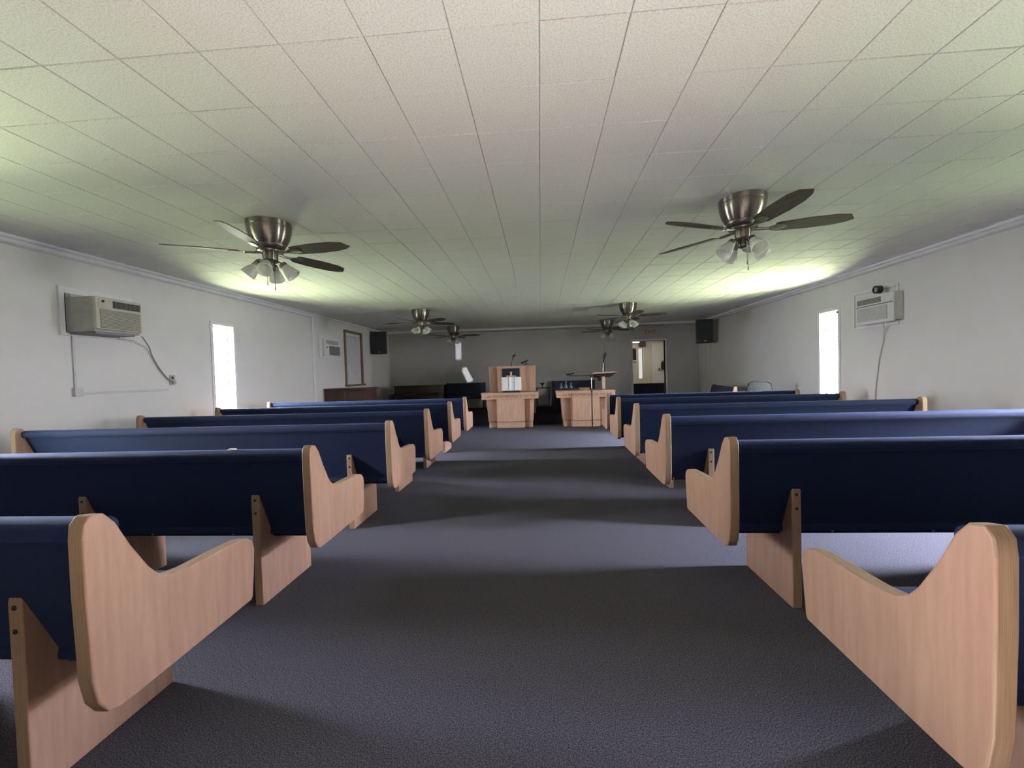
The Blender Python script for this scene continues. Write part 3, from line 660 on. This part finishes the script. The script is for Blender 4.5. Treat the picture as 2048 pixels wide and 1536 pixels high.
MB().lathe([(.03, -.03), (.048, -.03), (.048, .03), (.03, .03)], 24, Matrix.Rotation(R(90), 4, 'Y'), cap=False).build('tape', M['black'], tr_, smooth=True)
MB().lathe([(.026, -.02), (.030, -.02), (.030, .022), (.0, .022)], 24, Matrix.Rotation(R(90), 4, 'Y'), cap=False).build('core', M['white'], tr_, smooth=True)
tag(MB().tube(smooth_path([(XR - .11, 5.27, 1.605), (XR - .05, 5.33, 1.54), (XR - .014, 5.38, 1.45), (XR - .012, 5.40, 1.36), (XR - .012, 5.435, 1.25), (XR - .012, 5.46, 1.14), (XR - .012, 5.483, 1.0), (XR - .012, 5.508, .84), (XR - .012, 5.518, .68), (XR - .012, 5.52, .35)]), .007, 6).build('power_cord', M['conduit'], smooth=True), 'pale power cord hanging from the white air conditioner down the right wall', 'cord')

a3 = thing('air_conditioner', 'small white air conditioner set in the far part of the left wall', 'air conditioner', (XL, 7.66, 1.57))
MB().box(0, .03, -.04, .72, -.03, .40).build('wall_frame', M['white'], a3, bevel=.004)
MB().box(.03, .075, .05, .70, .0, .355).build('casing', M['acnew'], a3, bevel=.008)
MB().box(.075, .08, .24, .66, .03, .215).build('grille_backing', M['greyvent'], a3)
for k in range(8): MB().box(.08, .085, .24, .66, .035 + k * .0225, .043 + k * .0225).build('louvre', M['darkvent'], a3)
MB().box(.075, .08, .14, .60, .245, .325).build('air_outlet', M['acside'], a3, bevel=.002)
MB().lathe([(.014, 0), (.014, .008), (.006, .012)], 14, Matrix.Translation((.075, .15, .18)) @ Matrix.Rotation(R(90), 4, 'Y')).build('knob', M['black'], a3, smooth=True)

# ------------------------------------------------------------------ ceiling fans
def make_fan():
    t = thing('ceiling_fan', '', 'ceiling fan', (0, 0, ZC), group='ceiling fans in two rows')
    MB().lathe([(.150, .0), (.160, -.002), (.160, -.036), (.1575, -.039), (.1585, -.043), (.154, -.080), (.143, -.120), (.127, -.155), (.114, -.174)], 40).build('motor_housing', M['nickel'], t, smooth=True)
    MB().lathe([(.112, -.172), (.110, -.186), (.094, -.202), (.082, -.215)], 32).build('vent_ring', M['nickeldark'], t, smooth=True)
    MB().lathe([(.095, -.214), (.098, -.220), (.095, -.228), (.05, -.232)], 32).build('flywheel', M['nickel'], t, smooth=True)
    MB().lathe([(.054, -.230), (.056, -.235), (.054, -.288), (.040, -.300)], 28).build('switch_housing', M['nickel'], t, smooth=True)
    MB().lathe([(.030, -.298), (.036, -.33), (.034, -.352), (.02, -.362)], 20).build('light_hub', M['nickeldark'], t, smooth=True)
    for k in range(5):
        a = 2 * PI * k / 5
        bpts = [(.205, -.050), (.23, -.058), (.42, -.070), (.58, -.064), (.655, -.042), (.69, .022), (.645, .048), (.56, .066), (.42, .070), (.23, .058), (.205, .050)]
        T = Matrix.Rotation(a, 4, 'Z') @ Matrix.Translation((0, 0, -.232)) @ Matrix.Rotation(R(-12), 4, 'X')
        o = MB().prism(bpts, -.003, .003, 'z').build('blade', M['blade'], t, bevel=.0015); o.matrix_local = T
        ir = MB().prism(rounded([(.16, -.014), (.205, -.038), (.265, -.030), (.285, 0), (.265, .030), (.205, .038), (.16, .014)], .012, 3), -.009, -.0035, 'z')
        ir.tube([(.055, 0, .006), (.10, 0, -.003), (.17, 0, -.007)], [.012, .010, .010], 8)
        ir.build('blade_bracket', M['nickel'], o, smooth=True)
    for k in range(4):
        a = PI / 4 + k * PI / 2
        T = Matrix.Rotation(a, 4, 'Z') @ Matrix.Translation((.085, 0, -.318)) @ Matrix.Rotation(R(-42), 4, 'Y')
        ar = MB().tube([(.025 * math.cos(a), .025 * math.sin(a), -.315), (.06 * math.cos(a), .06 * math.sin(a), -.300), (.085 * math.cos(a), .085 * math.sin(a), -.315)], .007, 8)
        ar.lathe([(.008, .012), (.026, .006), (.030, -.006), (.030, -.022)], 16, T)
        ar.build('lamp_arm', M['nickel'], t, smooth=True)
        MB().lathe([(.024, -.010), (.030, -.030), (.044, -.065), (.052, -.095), (.058, -.120), (.055, -.120), (.049, -.095), (.041, -.065), (.027, -.030), (.021, -.012)], 24, T, cap=False).build('glass_shade', M['shade'], t, smooth='all')
    for x, l in ((.012, .14), (-.045, .11)):
        c = MB().tube([(x, -.03, -.34), (x, -.03, -.36 - l)], .0018, 6); c.tube([(x, -.03, -.36 - l), (x, -.03, -.385 - l)], [.003, .0045], 8)
        c.build('pull_chain', M['chain'], t)
    return t
fan = make_fan()
spots = [(-2.10, 3.12, 64, 'brushed nickel ceiling fan nearest the camera on the left, over the left pews'),
         (1.52, 3.17, 58, 'brushed nickel ceiling fan nearest the camera on the right, over the right pews'),
         (-2.20, 7.54, 36, 'middle ceiling fan of the left row, above the fifth and sixth left pews'),
         (1.65, 7.77, 62, 'middle ceiling fan of the right row, beyond the last right pew'),
         (-2.17, 10.25, 4, 'farthest ceiling fan on the left, over the dark piano'),
         (1.66, 10.25, 2, 'farthest ceiling fan on the right, near the slanted lectern')]
for k, (x, y, a, lb) in enumerate(spots):
    o = fan if k == 0 else copy_thing(fan, (0, 0, 0))
    o.location = (x, y, ZC); o.rotation_euler = (0, 0, R(a)); o['label'] = lb
